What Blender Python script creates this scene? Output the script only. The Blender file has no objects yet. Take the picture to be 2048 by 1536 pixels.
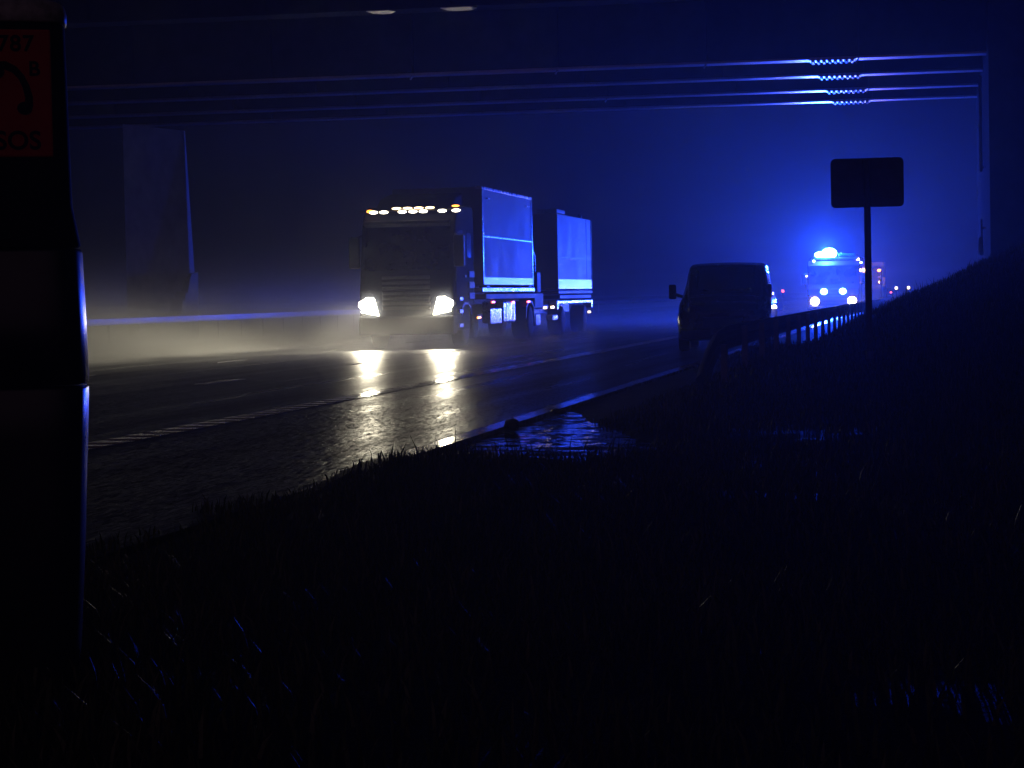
import bpy, bmesh, math, random
import numpy as np
from mathutils import Vector, Matrix, noise
random.seed(7); RNG = np.random.default_rng(11)
R = math.radians
C = bpy.context.scene.collection
sc = bpy.context.scene

# ------------------------------------------------------------------ mesh helpers
class MB:
    """collects shapes and links them as ONE mesh object"""
    def __init__(s): s.v = []; s.f = []; s.sm = []
    def add(s, vs, fs, smooth=False):
        b = len(s.v); s.v += [tuple(p) for p in vs]
        for f in fs: s.f.append(tuple(b + i for i in f)); s.sm.append(smooth)
        return s
    def box(s, x0, x1, y0, y1, z0, z1, rot=None, piv=None):
        vs = [Vector((x, y, z)) for z in (z0, z1) for y in (y0, y1) for x in (x0, x1)]
        if rot is not None:
            p = Vector(piv) if piv else Vector(((x0+x1)/2, (y0+y1)/2, (z0+z1)/2))
            vs = [rot @ (q - p) + p for q in vs]
        return s.add(vs, [(0,2,3,1),(4,5,7,6),(0,1,5,4),(2,6,7,3),(0,4,6,2),(1,3,7,5)])
    def rbox(s, x0, x1, y0, y1, z0, z1, b=.02, seg=2):
        """box with rounded edges"""
        bm = bmesh.new()
        bmesh.ops.create_cube(bm, size=1)
        for v in bm.verts:
            v.co = Vector(((x0+x1)/2 + v.co.x*(x1-x0), (y0+y1)/2 + v.co.y*(y1-y0), (z0+z1)/2 + v.co.z*(z1-z0)))
        bmesh.ops.bevel(bm, geom=bm.edges[:], offset=b, segments=seg, profile=.5, affect='EDGES')
        return s.bm(bm)
    def bm(s, bm, smooth=False):
        bm.verts.index_update()
        s.add([v.co.copy() for v in bm.verts], [[v.index for v in f.verts] for f in bm.faces], smooth)
        bm.free(); return s
    def prism(s, poly, axis, a0, a1, bevel=0, seg=2):
        """polygon in the two other axes, pushed along axis from a0 to a1"""
        def P(p, a):
            return {'x': (a, p[0], p[1]), 'y': (p[0], a, p[1]), 'z': (p[0], p[1], a)}[axis]
        n = len(poly)
        bm = bmesh.new()
        A = [bm.verts.new(P(p, a0)) for p in poly]; B = [bm.verts.new(P(p, a1)) for p in poly]
        bm.faces.new(A); bm.faces.new(B[::-1])
        for i in range(n): bm.faces.new((A[i], B[i], B[(i+1) % n], A[(i+1) % n]))
        bmesh.ops.recalc_face_normals(bm, faces=bm.faces[:])
        if bevel: bmesh.ops.bevel(bm, geom=bm.edges[:], offset=bevel, segments=seg, profile=.5, affect='EDGES')
        return s.bm(bm)
    def tube(s, pts, r, n=10, smooth=True, cap=True):
        pts = [Vector(p) for p in pts]; rs = r if isinstance(r, (list, tuple)) else [r]*len(pts)
        vs = []; fs = []
        for i, p in enumerate(pts):
            d = (pts[min(i+1, len(pts)-1)] - pts[max(i-1, 0)]).normalized()
            u = d.orthogonal().normalized() if i == 0 else (u - d*u.dot(d)).normalized()
            w = d.cross(u)
            for k in range(n):
                a = 2*math.pi*k/n; vs.append(p + rs[i]*(math.cos(a)*u + math.sin(a)*w))
        for i in range(len(pts)-1):
            for k in range(n):
                k2 = (k+1) % n; fs.append((i*n+k, i*n+k2, (i+1)*n+k2, (i+1)*n+k))
        s.add(vs, fs, smooth)
        if cap:
            s.add(vs[:n], [tuple(range(n))[::-1]]); s.add(vs[-n:], [tuple(range(n))])
        return s
    def lathe(s, prof, axis='z', c=(0,0,0), n=24, smooth=True):
        """profile of (radius, along axis) turned round the axis"""
        vs = []; fs = []
        for r, h in prof:
            for k in range(n):
                a = 2*math.pi*k/n; x, y = r*math.cos(a), r*math.sin(a)
                q = {'z': (x, y, h), 'x': (h, x, y), 'y': (x, h, y)}[axis]
                vs.append((q[0]+c[0], q[1]+c[1], q[2]+c[2]))
        m = len(prof)
        for i in range(m-1):
            for k in range(n):
                k2 = (k+1) % n; fs.append((i*n+k, i*n+k2, (i+1)*n+k2, (i+1)*n+k))
        fs.append(tuple(range(n))[::-1]); fs.append(tuple(range((m-1)*n, m*n)))
        return s.add(vs, fs, smooth)
    def ell(s, c, r, n=12, m=8):
        vs = []; fs = []
        for i in range(m+1):
            t = math.pi*i/m
            for k in range(n):
                a = 2*math.pi*k/n
                vs.append((c[0]+r[0]*math.sin(t)*math.cos(a), c[1]+r[1]*math.sin(t)*math.sin(a), c[2]+r[2]*math.cos(t)))
        for i in range(m):
            for k in range(n):
                k2 = (k+1) % n; fs.append((i*n+k, (i+1)*n+k, (i+1)*n+k2, i*n+k2))
        return s.add(vs, fs, True)
    def build(s, name, mat, parent=None, fix=True):
        me = bpy.data.meshes.new(name); me.from_pydata(s.v, [], s.f)
        me.polygons.foreach_set('use_smooth', s.sm); me.materials.append(mat)
        if fix:
            bm = bmesh.new(); bm.from_mesh(me); bmesh.ops.recalc_face_normals(bm, faces=bm.faces[:]); bm.to_mesh(me); bm.free()
        o = bpy.data.objects.new(name, me); C.objects.link(o)
        if parent: o.parent = parent
        return o

def tag(o, label=None, cat=None, group=None, kind=None):
    if label: o['label'] = label
    if cat: o['category'] = cat
    if group: o['group'] = group
    if kind: o['kind'] = kind
    return o
def thing(name, label, cat, loc=(0,0,0), rz=0, group=None):
    o = bpy.data.objects.new(name, None); C.objects.link(o); o.empty_display_size = .2
    o.location = loc; o.rotation_euler = (0, 0, rz)
    return tag(o, label, cat, group)
def dup(root, loc, label=None):
    r = root.copy(); C.objects.link(r); r.location = loc
    if label: r['label'] = label
    for ch in list(root.children):
        c = ch.copy(); C.objects.link(c); c.parent = r
        for g in ch.children:
            d = g.copy(); C.objects.link(d); d.parent = c
    return r

def crom(P, t):
    """Catmull-Rom through an (n, k) array at parameter t (0..n-1)"""
    n = len(P); i = min(int(t), n-2); f = t - i
    p0, p1, p2, p3 = P[max(i-1, 0)], P[i], P[i+1], P[min(i+2, n-1)]
    return .5*((2*p1) + (-p0+p2)*f + (2*p0-5*p1+4*p2-p3)*f*f + (-p0+3*p1-3*p2+p3)*f**3)
class Shell:
    """a smooth body through rings of points; panels can be lifted off it"""
    def __init__(s, rings): s.G = np.array(rings, float)
    def P(s, u, v): return crom(np.array([crom(r, v) for r in s.G]), u)
    def grid(s, u0, u1, v0, v1, nu, nv, off=0.):
        pts = []
        for u in np.linspace(u0, u1, nu+1):
            for v in np.linspace(v0, v1, nv+1):
                p = s.P(u, v)
                if off:
                    e = .02
                    m = len(s.G)-1; k = s.G.shape[1]-1
                    du = s.P(min(u+e, m), v)-s.P(max(u-e, 0), v); dv = s.P(u, min(v+e, k))-s.P(u, max(v-e, 0))
                    nn = np.cross(dv, du); nn /= (np.linalg.norm(nn)+1e-9); p = p + off*nn
                pts.append(p)
        fs = [(i*(nv+1)+j, i*(nv+1)+j+1, (i+1)*(nv+1)+j+1, (i+1)*(nv+1)+j) for i in range(nu) for j in range(nv)]
        return pts, fs
    def panel(s, u0, u1, v0, v1, nu=6, nv=6, off=.006, thick=.012):
        a, f = s.grid(u0, u1, v0, v1, nu, nv, off); b, _ = s.grid(u0, u1, v0, v1, nu, nv, off-thick)
        n = len(a); fs = list(f) + [tuple(q+n for q in g[::-1]) for g in f]
        w = nv+1; loop = list(range(w)) + [i*w+nv for i in range(1, nu+1)] + [nu*w+j for j in range(nv-1, -1, -1)] + [i*w for i in range(nu-1, 0, -1)]
        for i in range(len(loop)):
            p, q = loop[i], loop[(i+1) % len(loop)]; fs.append((p, q, q+n, p+n))
        return MB().add(list(a)+list(b), fs, True)

# ------------------------------------------------------------------ materials
def nodes(name):
    m = bpy.data.materials.new(name); m.use_nodes = True; nt = m.node_tree
    return m, nt, nt.nodes['Principled BSDF']
def N(nt, t, **kw):
    n = nt.nodes.new(t)
    for k, v in kw.items(): setattr(n, k, v)
    return n
def ramp(nt, fac, stops):
    r = N(nt, 'ShaderNodeValToRGB'); e = r.color_ramp.elements
    e[0].position, e[0].color = stops[0][0], (*stops[0][1], 1)
    e[1].position, e[1].color = stops[1][0], (*stops[1][1], 1)
    for p, c in stops[2:]: q = e.new(p); q.color = (*c, 1)
    nt.links.new(fac, r.inputs[0]); return r.outputs[0]
def noise_tex(nt, scale, detail=4, sc3=None, rough=.6):
    tc = N(nt, 'ShaderNodeTexCoord'); mp = N(nt, 'ShaderNodeMapping')
    if sc3: mp.inputs['Scale'].default_value = sc3
    nt.links.new(tc.outputs['Object'], mp.inputs[0])
    n = N(nt, 'ShaderNodeTexNoise'); n.inputs['Scale'].default_value = scale; n.inputs['Detail'].default_value = detail
    n.inputs['Roughness'].default_value = rough
    nt.links.new(mp.outputs[0], n.inputs[0]); return n.outputs['Fac']
def maprange(nt, v, a, b, c, d):
    m = N(nt, 'ShaderNodeMapRange'); m.inputs[1].default_value = a; m.inputs[2].default_value = b
    m.inputs[3].default_value = c; m.inputs[4].default_value = d; nt.links.new(v, m.inputs[0]); return m.outputs[0]
def bump(nt, h, strength, dist, prev=None):
    b = N(nt, 'ShaderNodeBump'); b.inputs['Strength'].default_value = strength; b.inputs['Distance'].default_value = dist
    nt.links.new(h, b.inputs['Height'])
    if prev: nt.links.new(prev, b.inputs['Normal'])
    return b.outputs[0]
def mat(name, col, rough=.5, metal=0, var=.25, scale=3, rvar=.1, bmp=0, bscale=30, coat=0, sc3=None):
    m, nt, p = nodes(name)
    f = noise_tex(nt, scale, 5, sc3)
    lo = tuple(c*(1-var) for c in col); hi = tuple(min(1, c*(1+var)) for c in col)
    nt.links.new(ramp(nt, f, [(.3, lo), (.7, hi)]), p.inputs['Base Color'])
    nt.links.new(maprange(nt, f, .3, .7, max(.03, rough-rvar), min(1, rough+rvar)), p.inputs['Roughness'])
    p.inputs['Metallic'].default_value = metal
    if coat: p.inputs['Coat Weight'].default_value = coat
    if bmp: nt.links.new(bump(nt, noise_tex(nt, bscale, 3), bmp, .01), p.inputs['Normal'])
    return m
def emit(name, col, strength):
    m, nt, p = nodes(name)
    p.inputs['Base Color'].default_value = (*[c*.5 for c in col], 1)
    p.inputs['Emission Color'].default_value = (*col, 1); p.inputs['Emission Strength'].default_value = strength
    p.inputs['Roughness'].default_value = .2
    m.cycles.emission_sampling = 'NONE'
    return m

WARM = (1., .90, .66)
BLUE = (.010, .058, 1.)
M = dict(
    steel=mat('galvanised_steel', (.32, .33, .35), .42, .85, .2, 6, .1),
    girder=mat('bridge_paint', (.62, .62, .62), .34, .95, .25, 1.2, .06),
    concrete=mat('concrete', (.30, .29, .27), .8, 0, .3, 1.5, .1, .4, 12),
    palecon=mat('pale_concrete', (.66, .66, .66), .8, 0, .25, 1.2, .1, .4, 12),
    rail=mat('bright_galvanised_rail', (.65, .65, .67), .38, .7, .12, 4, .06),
    abut=mat('damp_concrete_shaded_steel', (.045, .045, .042), .95, 0, .3, 1.5, .03),  # abutment concrete; also puts shade into girder webs and the nearest flange
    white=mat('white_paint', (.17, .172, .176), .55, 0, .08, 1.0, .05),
    plastic=None, cabp=mat('cab_paint', (.014, .016, .024), .8, 0, .12, 2, .05),
    polished=mat('polished_reflector', (.24, .24, .25), .32, .8, .08, .4, .03),
    dark=mat('dark_plastic', (.025, .025, .028), .5, 0, .3, 8),
    rubber=mat('tyre_rubber', (.018, .018, .018), .75, 0, .3, 10),
    glass=mat('dark_glass', (.012, .014, .018), .06, 0, .2, 3, .02),
    van=mat('van_paint', (.02, .022, .03), .24, 0, .15, 3, .04, coat=.7),
    red=mat('engine_paint', (.02, .003, .004), .6, 0, .15, 3, .05),
    alu=mat('aluminium', (.32, .32, .33), .30, .9, .15, 5),
    orange=mat('orange_sign_face', (.92, .06, .03), .5, 0, .12, 8),
    black=mat('black_lettering', (.008, .008, .008), .6, 0, .1, 8),
    sosbody=mat('telephone_housing', (.012, .012, .013), .8, 0, .2, 5, .06),
    soscol=mat('grey_column_paint', (.13, .13, .14), .30, 1, .12, 5, .05),
    cap=mat('pale_plastic', (.72, .72, .72), .4, 0, .45, 22, .1),
    signback=mat('sign_back', (.10, .10, .11), .7, 0, .2, 6, .1),
    yellow=mat('chevron_yellow', (.65, .55, .03), .4, 0, .1, 4),
    rock=mat('wet_stone', (.12, .12, .12), .4, 0, .4, 14, .1, .6, 20),
    mark=mat('road_paint', (.62, .62, .58), .16, 0, .3, 9, .05),
    channel=mat('wet_concrete', (.35, .35, .35), .15, 0, .4, 5, .05),
    soil=None,
    lampwhite=emit('headlamp_light', WARM, 45),
    lamproof=emit('roof_lamp_light', (1, .9, .68), 7),
    lampwarm=emit('warm_lamp_light', (1, .72, .38), 5),
    lampamber=emit('amber_lamp_light', (1, .30, .03), 5),
    lampred=emit('red_lamp_light', (1, .10, .08), 4),
    lampblue=emit('blue_lamp_light', (.12, .45, 1), 60),
    lampblueoff=mat('blue_lens', (.02, .06, .4), .15),
    fengine=emit('engine_headlamp_light', (1, .85, .62), 60),
    lampgrille=emit('grille_lamp_light', (.3, .65, 1), 30),
)
def rough_normal(nt, layers):
    """true micro-relief: tilts the normal by noise, layers of (scale, stretch, amount)"""
    g = N(nt, 'ShaderNodeNewGeometry'); tc = N(nt, 'ShaderNodeTexCoord'); cur = g.outputs['Normal']
    for scale, st, amt in layers:
        mp = N(nt, 'ShaderNodeMapping'); mp.inputs['Scale'].default_value = st; nt.links.new(tc.outputs['Object'], mp.inputs[0])
        n = N(nt, 'ShaderNodeTexNoise'); n.inputs['Scale'].default_value = scale; n.inputs['Detail'].default_value = 2
        nt.links.new(mp.outputs[0], n.inputs[0])
        a = N(nt, 'ShaderNodeVectorMath', operation='SUBTRACT'); nt.links.new(n.outputs['Color'], a.inputs[0]); a.inputs[1].default_value = (.5, .5, .5)
        b_ = N(nt, 'ShaderNodeVectorMath', operation='MULTIPLY'); nt.links.new(a.outputs[0], b_.inputs[0]); b_.inputs[1].default_value = (amt*1.3, amt, 0)
        c = N(nt, 'ShaderNodeVectorMath', operation='ADD'); nt.links.new(cur, c.inputs[0]); nt.links.new(b_.outputs[0], c.inputs[1]); cur = c.outputs[0]
    q = N(nt, 'ShaderNodeVectorMath', operation='NORMALIZE'); nt.links.new(cur, q.inputs[0]); return q.outputs[0]
_p = M['cabp'].node_tree.nodes['Principled BSDF']; _p.inputs['Specular IOR Level'].default_value = .12
M['white'].node_tree.nodes['Principled BSDF'].inputs['Specular IOR Level'].default_value = .3
M['abut'].node_tree.nodes['Principled BSDF'].inputs['Specular IOR Level'].default_value = .05
_p = M['red'].node_tree.nodes['Principled BSDF']; _p.inputs['Specular IOR Level'].default_value = .2
def road_material():
    m, nt, p = nodes('wet_asphalt')
    big = noise_tex(nt, .5, 4)
    streak = noise_tex(nt, 1.0, 5, (1.6, .05, 1))
    nt.links.new(ramp(nt, big, [(.3, (.018, .018, .02)), (.7, (.042, .041, .04))]), p.inputs['Base Color'])
    nt.links.new(maprange(nt, streak, .35, .65, .40, .27), p.inputs['Roughness'])
    nt.links.new(rough_normal(nt, [(60, (1, .09, 1), .75), (12, (.8, .6, 1), .04), (60, (1, 1, 1), .55)]), p.inputs['Normal'])
    p.inputs['IOR'].default_value = 1.45
    return m
M['road'] = road_material()
def ground_material():
    m, nt, p = nodes('verge_soil')
    a = noise_tex(nt, 1.3, 6); 
    nt.links.new(ramp(nt, a, [(.35, (.018, .02, .010)), (.65, (.05, .055, .022))]), p.inputs['Base Color'])
    p.inputs['Roughness'].default_value = .55
    nt.links.new(bump(nt, noise_tex(nt, 9, 5), .8, .05), p.inputs['Normal'])
    return m
M['soil'] = ground_material()
def water_material():
    m, nt, p = nodes('muddy_water')
    p.inputs['Base Color'].default_value = (.012, .011, .009, 1); p.inputs['Roughness'].default_value = .06
    p.inputs['IOR'].default_value = 1.33
    nt.links.new(rough_normal(nt, [(3.0, (.5, 1, 1), .38), (14, (.7, 1, 1), .2)]), p.inputs['Normal'])
    return m
M['water'] = water_material()
def grass_material():
    m, nt, p = nodes('grass_blades')
    g = N(nt, 'ShaderNodeNewGeometry')
    nt.links.new(ramp(nt, g.outputs['Random Per Island'], [(.0, (.05, .07, .025)), (.7, (.11, .13, .05)), (1, (.26, .24, .14))]), p.inputs['Base Color'])
    p.inputs['Roughness'].default_value = .45
    p.inputs['Specular IOR Level'].default_value = .45
    return m
M['grass'] = grass_material()

# ------------------------------------------------------------------ terrain
def ss(a, b, x):
    t = min(1, max(0, (x-a)/(b-a))); return t*t*(3-2*t)
def terrain(X, Y):
    if X < -4.05:
        if X > -19.4: return -.10
        if X > -25.2: return -.10 + .2*ss(-19.4, -20.2, X)*ss(-25.2, -24.4, X)
        if X > -42: return -.10
        return -.10 + .8*ss(-42, -47, X)
    q = ss(16, 18, Y)*(1-ss(38, 44, Y))
    e = ss(-4.05 + .75*q, -3.4 + .8*q, X)
    n = noise.noise((X*.9, Y*.45, 3.1))*.07 + noise.noise((X*2.3, Y*1.9, 8.2))*.035
    near = -.02 + e*(.05 + n)
    far = -.02 + e*(.22 + n*.6) + .10*ss(-2.6, -.5, X)
    z = near + (far-near)*ss(22, 33, Y)
    k = ss(31, 41, Y)
    slope = .42*max(0, X+2.35)
    slope = min(slope, 7.2)
    z += k*slope*(1 - .5*ss(85, 130, Y)) + (1-k)*.10*max(0, X-.5)
    # rounded mound in front of the puddle
    z += .12*math.exp(-((X+3.85)**2/.40 + (Y-15.9)**2/2.2))
    if Y < 16: z += .09*ss(16, 13, Y)*max(0, noise.noise((X*.8, Y*.5, 9.7)))*2*e
    # hollow that holds the puddle
    z = z + (-.085 - z)*ss(-.25, .12, pool(X, Y))
    return z
POOL = [(-4.12,19.9),(-4.12,24.8),(-3.95,24.2),(-3.72,22.9),(-3.35,21.9),(-2.95,20.8),(-2.50,19.6),(-2.20,18.2),(-2.30,17.0),(-2.8,17.2),(-3.4,18.1),(-3.8,18.9)]
def pool(X, Y):
    """how far inside the puddle's ragged outline (metres, y squeezed)"""
    if not (-5 < X < -1.5 and 15 < Y < 28): return -9
    p = Vector((X, Y*.35)); best = 9; inside = False; n = len(POOL)
    for k in range(n):
        a = Vector((POOL[k][0], POOL[k][1]*.35)); b = Vector((POOL[(k+1) % n][0], POOL[(k+1) % n][1]*.35))
        t = max(0, min(1, (p-a).dot(b-a)/(b-a).length_squared)); best = min(best, (p-a-t*(b-a)).length)
        if (a.y > p.y) != (b.y > p.y) and p.x < a.x+(p.y-a.y)/(b.y-a.y)*(b.x-a.x): inside = not inside
    return (best if inside else -best) + .10*noise.noise((X*3.2, Y*1.6, 2.2))
xs = sorted(set([-900,-400,-200,-120,-80,-60,-50,-46,-43,-42,-41.8,-30,-25.3,-25.1,-24.8,-24.4,-23,-21.5,-20.2,-19.9,-19.5,-19.3,-12,-6,-4.3,-4.1] +
      list(np.round(np.concatenate([np.arange(-4.05, -2.0, .1), np.arange(-2, 4.01, .2)]), 2)) + [4.5,5,6,7,8,10,12,14,18,25,40,80,200,400,900]))
ys = sorted(set([-60,-30,-15,-6] + list(np.round(np.concatenate([np.arange(-2, 16, .4), np.arange(16, 26, .2), np.arange(26, 46, .4)]), 2)) + list(range(46, 100, 2)) + list(range(100, 200, 8)) + [220,260,320,400,550,800,1200]))
b = MB(); vs = [(x, y, terrain(x, y)) for y in ys for x in xs]; nx = len(xs)
b.add(vs, [(j*nx+i, j*nx+i+1, (j+1)*nx+i+1, (j+1)*nx+i) for j in range(len(ys)-1) for i in range(nx-1)], True)
tag(b.build('ground', M['soil'], fix=False), 'dark soaked verge and rising grass bank beside the carriageway', kind='structure')

def sheet(name, mt, x0, x1, y0, y1, z, label):
    b = MB().add([(x0,y0,z),(x1,y0,z),(x1,y1,z),(x0,y1,z)], [(0,1,2,3)])
    return tag(b.build(name, mt, fix=False), label, kind='structure')
sheet('road', M['road'], -19.4, -4.12, -60, 900, 0, 'wet motorway carriageway with hard shoulder')
sheet('far_road', M['road'], -42, -25.2, -60, 900, 0, 'opposite carriageway beyond the central barrier')
# drainage channel along the hard shoulder
b = MB().box(-4.27, -4.08, 16, 500, -.09, .012); 
tag(b.build('drainage_channel', M['channel']), 'wet concrete strip along the outer edge of the hard shoulder', kind='structure')
# ribbed edge line
b = MB().box(-7.56, -7.36, 90, 600, -.05, .004)
y = 6.
while y < 90:                                   # raised ribs: a steep edge, then falling away
    hh, dr = (.012, .017) if y < 28 else (.008, .007)
    for x0, x1, L in ((-7.56, -7.36, .5), (-7.358, -7.22, .34)):
        b.add([(x0, y, -.02), (x1, y, -.02), (x1, y+L, -.02), (x0, y+L, -.02), (x0, y+.012, hh), (x1, y+.012, hh), (x1, y+L, hh-dr*L), (x0, y+L, hh-dr*L)],
              [(3,2,1,0), (4,5,6,7), (0,1,5,4), (1,2,6,5), (2,3,7,6), (3,0,4,7)])
    y += .5
tag(b.build('edge_marking', M['mark']), 'white ribbed line between hard shoulder and first lane', kind='structure')
b = MB()
for k in range(-2, 40):
    y0 = 33.6 + 9*k
    for xa, ya in ((-11.24, y0), (-14.94, y0+3)):
        for q in range(4):
            a_, c_ = ya+.5*q, ya+.5*q+.49
            b.add([(xa, a_, -.02), (xa+.2, a_, -.02), (xa+.2, c_, -.02), (xa, c_, -.02), (xa, a_, .011), (xa+.2, a_, .011), (xa+.2, c_, .004), (xa, c_, .004)], [(4,5,6,7), (0,1,5,4), (1,2,6,5), (2,3,7,6), (3,0,4,7)])
b.box(-18.78, -18.58, -60, 500, -.05, .004)
tag(b.build('lane_marking', M['mark']), 'broken white lane lines and far edge line on the wet road', kind='structure')

# puddle
tag(MB().add([(-4.09, 16.6, -.030), (-1.9, 16.6, -.030), (-1.9, 26, -.030), (-4.09, 26, -.030)], [(0,1,2,3)]).build('puddle', M['water'], fix=False), 'rippled puddle at the edge of the hard shoulder', kind='structure')

# ------------------------------------------------------------------ grass (nobody could count it)
def grass():
    n = 90000
    Y = np.concatenate([RNG.uniform(4.2, 16, int(n*.55)), RNG.uniform(16, 44, n-int(n*.55))])
    X = RNG.uniform(-4.75, 1.0, n) + (Y/44)*RNG.uniform(0, 1.2, n)
    V = []; F = []
    for i in range(n):
        x, y = float(X[i]), float(Y[i])
        dens = noise.noise((x*1.1, y*.8, 1.7))
        if random.random() > .72 + dens*.6: continue
        if x < -4.18-.5*max(0, noise.noise((y*.9, 5.5, 0))+.15) + .12*random.random(): continue
        q = ss(16, 18, y)*(1-ss(38, 44, y))
        if x < -4.05 and q > .2: continue
        if x < -3.85 + .5*q and random.random() < .45 + .55*q: continue
        if pool(x, y) > -.16 + .12*random.random(): continue
        z = max(terrain(x, y), -.005) if x < -4.0 else terrain(x, y)
        h = (.04 + .085*random.random()) * (1.0 + .9*max(0, dens)) * (1.9 if random.random() < .04 else 1)
        if x < -3.6 + .8*q: h *= .55
        a = random.uniform(0, 6.283); w = .004 + .004*random.random()
        h = min(h, .05+.014*y); lean = random.uniform(.15, .8)*h; c, s = math.cos(a), math.sin(a); a2 = a + random.uniform(1, 2.2)
        lx, ly = math.cos(a2)*lean, math.sin(a2)*lean
        b0 = len(V)
        V += [(x-c*w, y-s*w, z-.01), (x+c*w, y+s*w, z-.01), (x+lx*.4+c*w*.8, y+ly*.4+s*w*.8, z+h*.6), (x+lx*.4-c*w*.8, y+ly*.4-s*w*.8, z+h*.6), (x+lx, y+ly, z+h)]
        F += [(b0, b0+1, b0+2, b0+3), (b0+3, b0+2, b0+4)]
    me = bpy.data.meshes.new('grass'); me.from_pydata(V, [], F); me.materials.append(M['grass'])
    o = bpy.data.objects.new('grass', me); C.objects.link(o)
    tag(o, 'wet unmown grass covering the dark foreground verge', 'grass', kind='stuff')
grass()

def stone(c, r, label):
    bm = bmesh.new(); bmesh.ops.create_icosphere(bm, subdivisions=3, radius=1)
    for v in bm.verts:
        v.co *= 1 + .25*noise.noise(v.co*1.6 + Vector(c)); v.co = Vector((v.co.x*r[0], v.co.y*r[1], v.co.z*r[2]))
    o = MB().bm(bm, True).build('stone', M['rock']); o.location = c; tag(o, label, 'stone', 'stones on the verge'); return o
stone((-4.0, 21.4, .03), (.075, .10, .055), 'rounded dark stone at the water edge, nearer of the two in the puddle')
stone((-3.93, 23.7, .03), (.09, .09, .035), 'flat dark stone at the far tip of the puddle')
stone((-.46, 12.0, terrain(-.46, 12)+.05), (.045, .05, .025), 'small pale stone alone in the grass on the right')

# ------------------------------------------------------------------ emergency telephone
def text(s, size, loc, parent, name, spacing=1.0):
    cu = bpy.data.curves.new('t', 'FONT'); cu.body = s; cu.size = size; cu.align_x = 'CENTER'; cu.align_y = 'CENTER'; cu.extrude = .0012
    cu.offset = size*.018; cu.space_character = spacing
    o = bpy.data.objects.new('t', cu); C.objects.link(o); bpy.context.view_layer.update()
    me = bpy.data.meshes.new_from_object(o.evaluated_get(bpy.context.evaluated_depsgraph_get()))
    bpy.data.objects.remove(o)
    me.transform(Matrix.Translation(loc) @ Matrix.Rotation(R(90), 4, 'X')); me.materials.clear(); me.materials.append(M['black'])
    q = bpy.data.objects.new(name, me); C.objects.link(q); q.parent = parent; return q
def sos():
    t = thing('emergency_telephone', 'dark roadside emergency telephone post with a red SOS plate', 'emergency phone', (-2.72, 6.5, terrain(-2.72, 6.5)-.02), R(25))
    zo = t.location.z
    def sect(zs, n=64, ex=2., tw=0.):
        vs = []; fs = []
        for z, r, d in zs:
            for k in range(n):
                a = 2*math.pi*k/n; c, s = math.cos(a), math.sin(a)
                px, py = r*math.copysign(abs(c)**(2/ex), c), d*math.copysign(abs(s)**(2/ex), s)
                vs.append((px*math.cos(tw)-py*math.sin(tw), px*math.sin(tw)+py*math.cos(tw), z-zo))
        for i in range(len(zs)-1):
            for k in range(n):
                k2 = (k+1) % n; fs.append((i*n+k, i*n+k2, (i+1)*n+k2, (i+1)*n+k))
        fs += [tuple(range(n))[::-1], tuple(range((len(zs)-1)*n, len(zs)*n))]
        return MB().add(vs, fs, True)
    sect([(-.1,.142,.142),(.15,.15,.15),(.5,.172,.172),(.66,.180,.180),(.85,.190,.190),(1.0,.196,.196),(1.01,.192,.192)], ex=3.6, tw=R(-8)).build('base_column', M['soscol'], t)
    sect([(1.015,.190,.190),(1.02,.197,.197),(1.2,.194,.194),(1.41,.187,.187),(1.42,.182,.182)], ex=3.6, tw=R(-8)).build('middle_column', M['soscol'], t)
    hd = sect([(1.425,.178,.176),(1.43,.184,.182),(1.5,.172,.168),(1.55,.163,.155),(1.7,.160,.15),(1.9,.157,.148),(2.085,.153,.146),(2.09,.148,.14)], ex=3.2).build('head', M['sosbody'], t)
    sect([(2.09,.156,.156),(2.094,.160,.160),(2.118,.161,.161),(2.145,.154,.154),(2.158,.135,.135),(2.165,.09,.09)], ex=3.2).build('cap', M['cap'], t)
    pl = MB().rbox(-.104, .104, -.162, -.140, 1.69-zo, 2.066-zo, .006, 2).build('sign_plate', M['orange'], t)
    yy = -.1628
    text('787', .066, (.002, yy, 2.022-zo), pl, 'number_lettering', 1.10)
    text('B', .060, (.054, yy, 1.948-zo), pl, 'letter_lettering')
    text('SOS', .076, (.002, yy, 1.737-zo), pl, 'sos_lettering', 1.02)
    # handset symbol
    arc = [(-.056, 1.958), (-.03, 1.960), (-.004, 1.948), (.016, 1.926), (.029, 1.898), (.037, 1.866), (.036, 1.838)]
    th = [.012, .012, .0105, .0095, .010, .011, .012]
    L = []; Rr = []
    for i, p in enumerate(arc):
        a = Vector(arc[max(i-1, 0)]); c = Vector(arc[min(i+1, len(arc)-1)]); d = (c-a).normalized(); nn = Vector((-d.y, d.x))
        L.append(tuple(Vector(p)+nn*th[i])); Rr.append(tuple(Vector(p)-nn*th[i]))
    hb = MB()
    def flat(poly, y0):
        n = len(poly); hb.add([(p[0], y0, p[1]-zo) for p in poly] + [(p[0], -.1615, p[1]-zo) for p in poly],
            [tuple(range(n))] + [(i, (i+1) % n, (i+1) % n+n, i+n) for i in range(n)])
    flat(L + Rr[::-1], -.1640)
    for c in ((-.054, 1.940), (.024, 1.834)):
        flat([(c[0]+.022*math.cos(k*math.pi/10), c[1]+.019*math.sin(k*math.pi/10)) for k in range(20)], -.1645)
    hb.build('handset_symbol', M['black'], pl)
sos()

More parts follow.
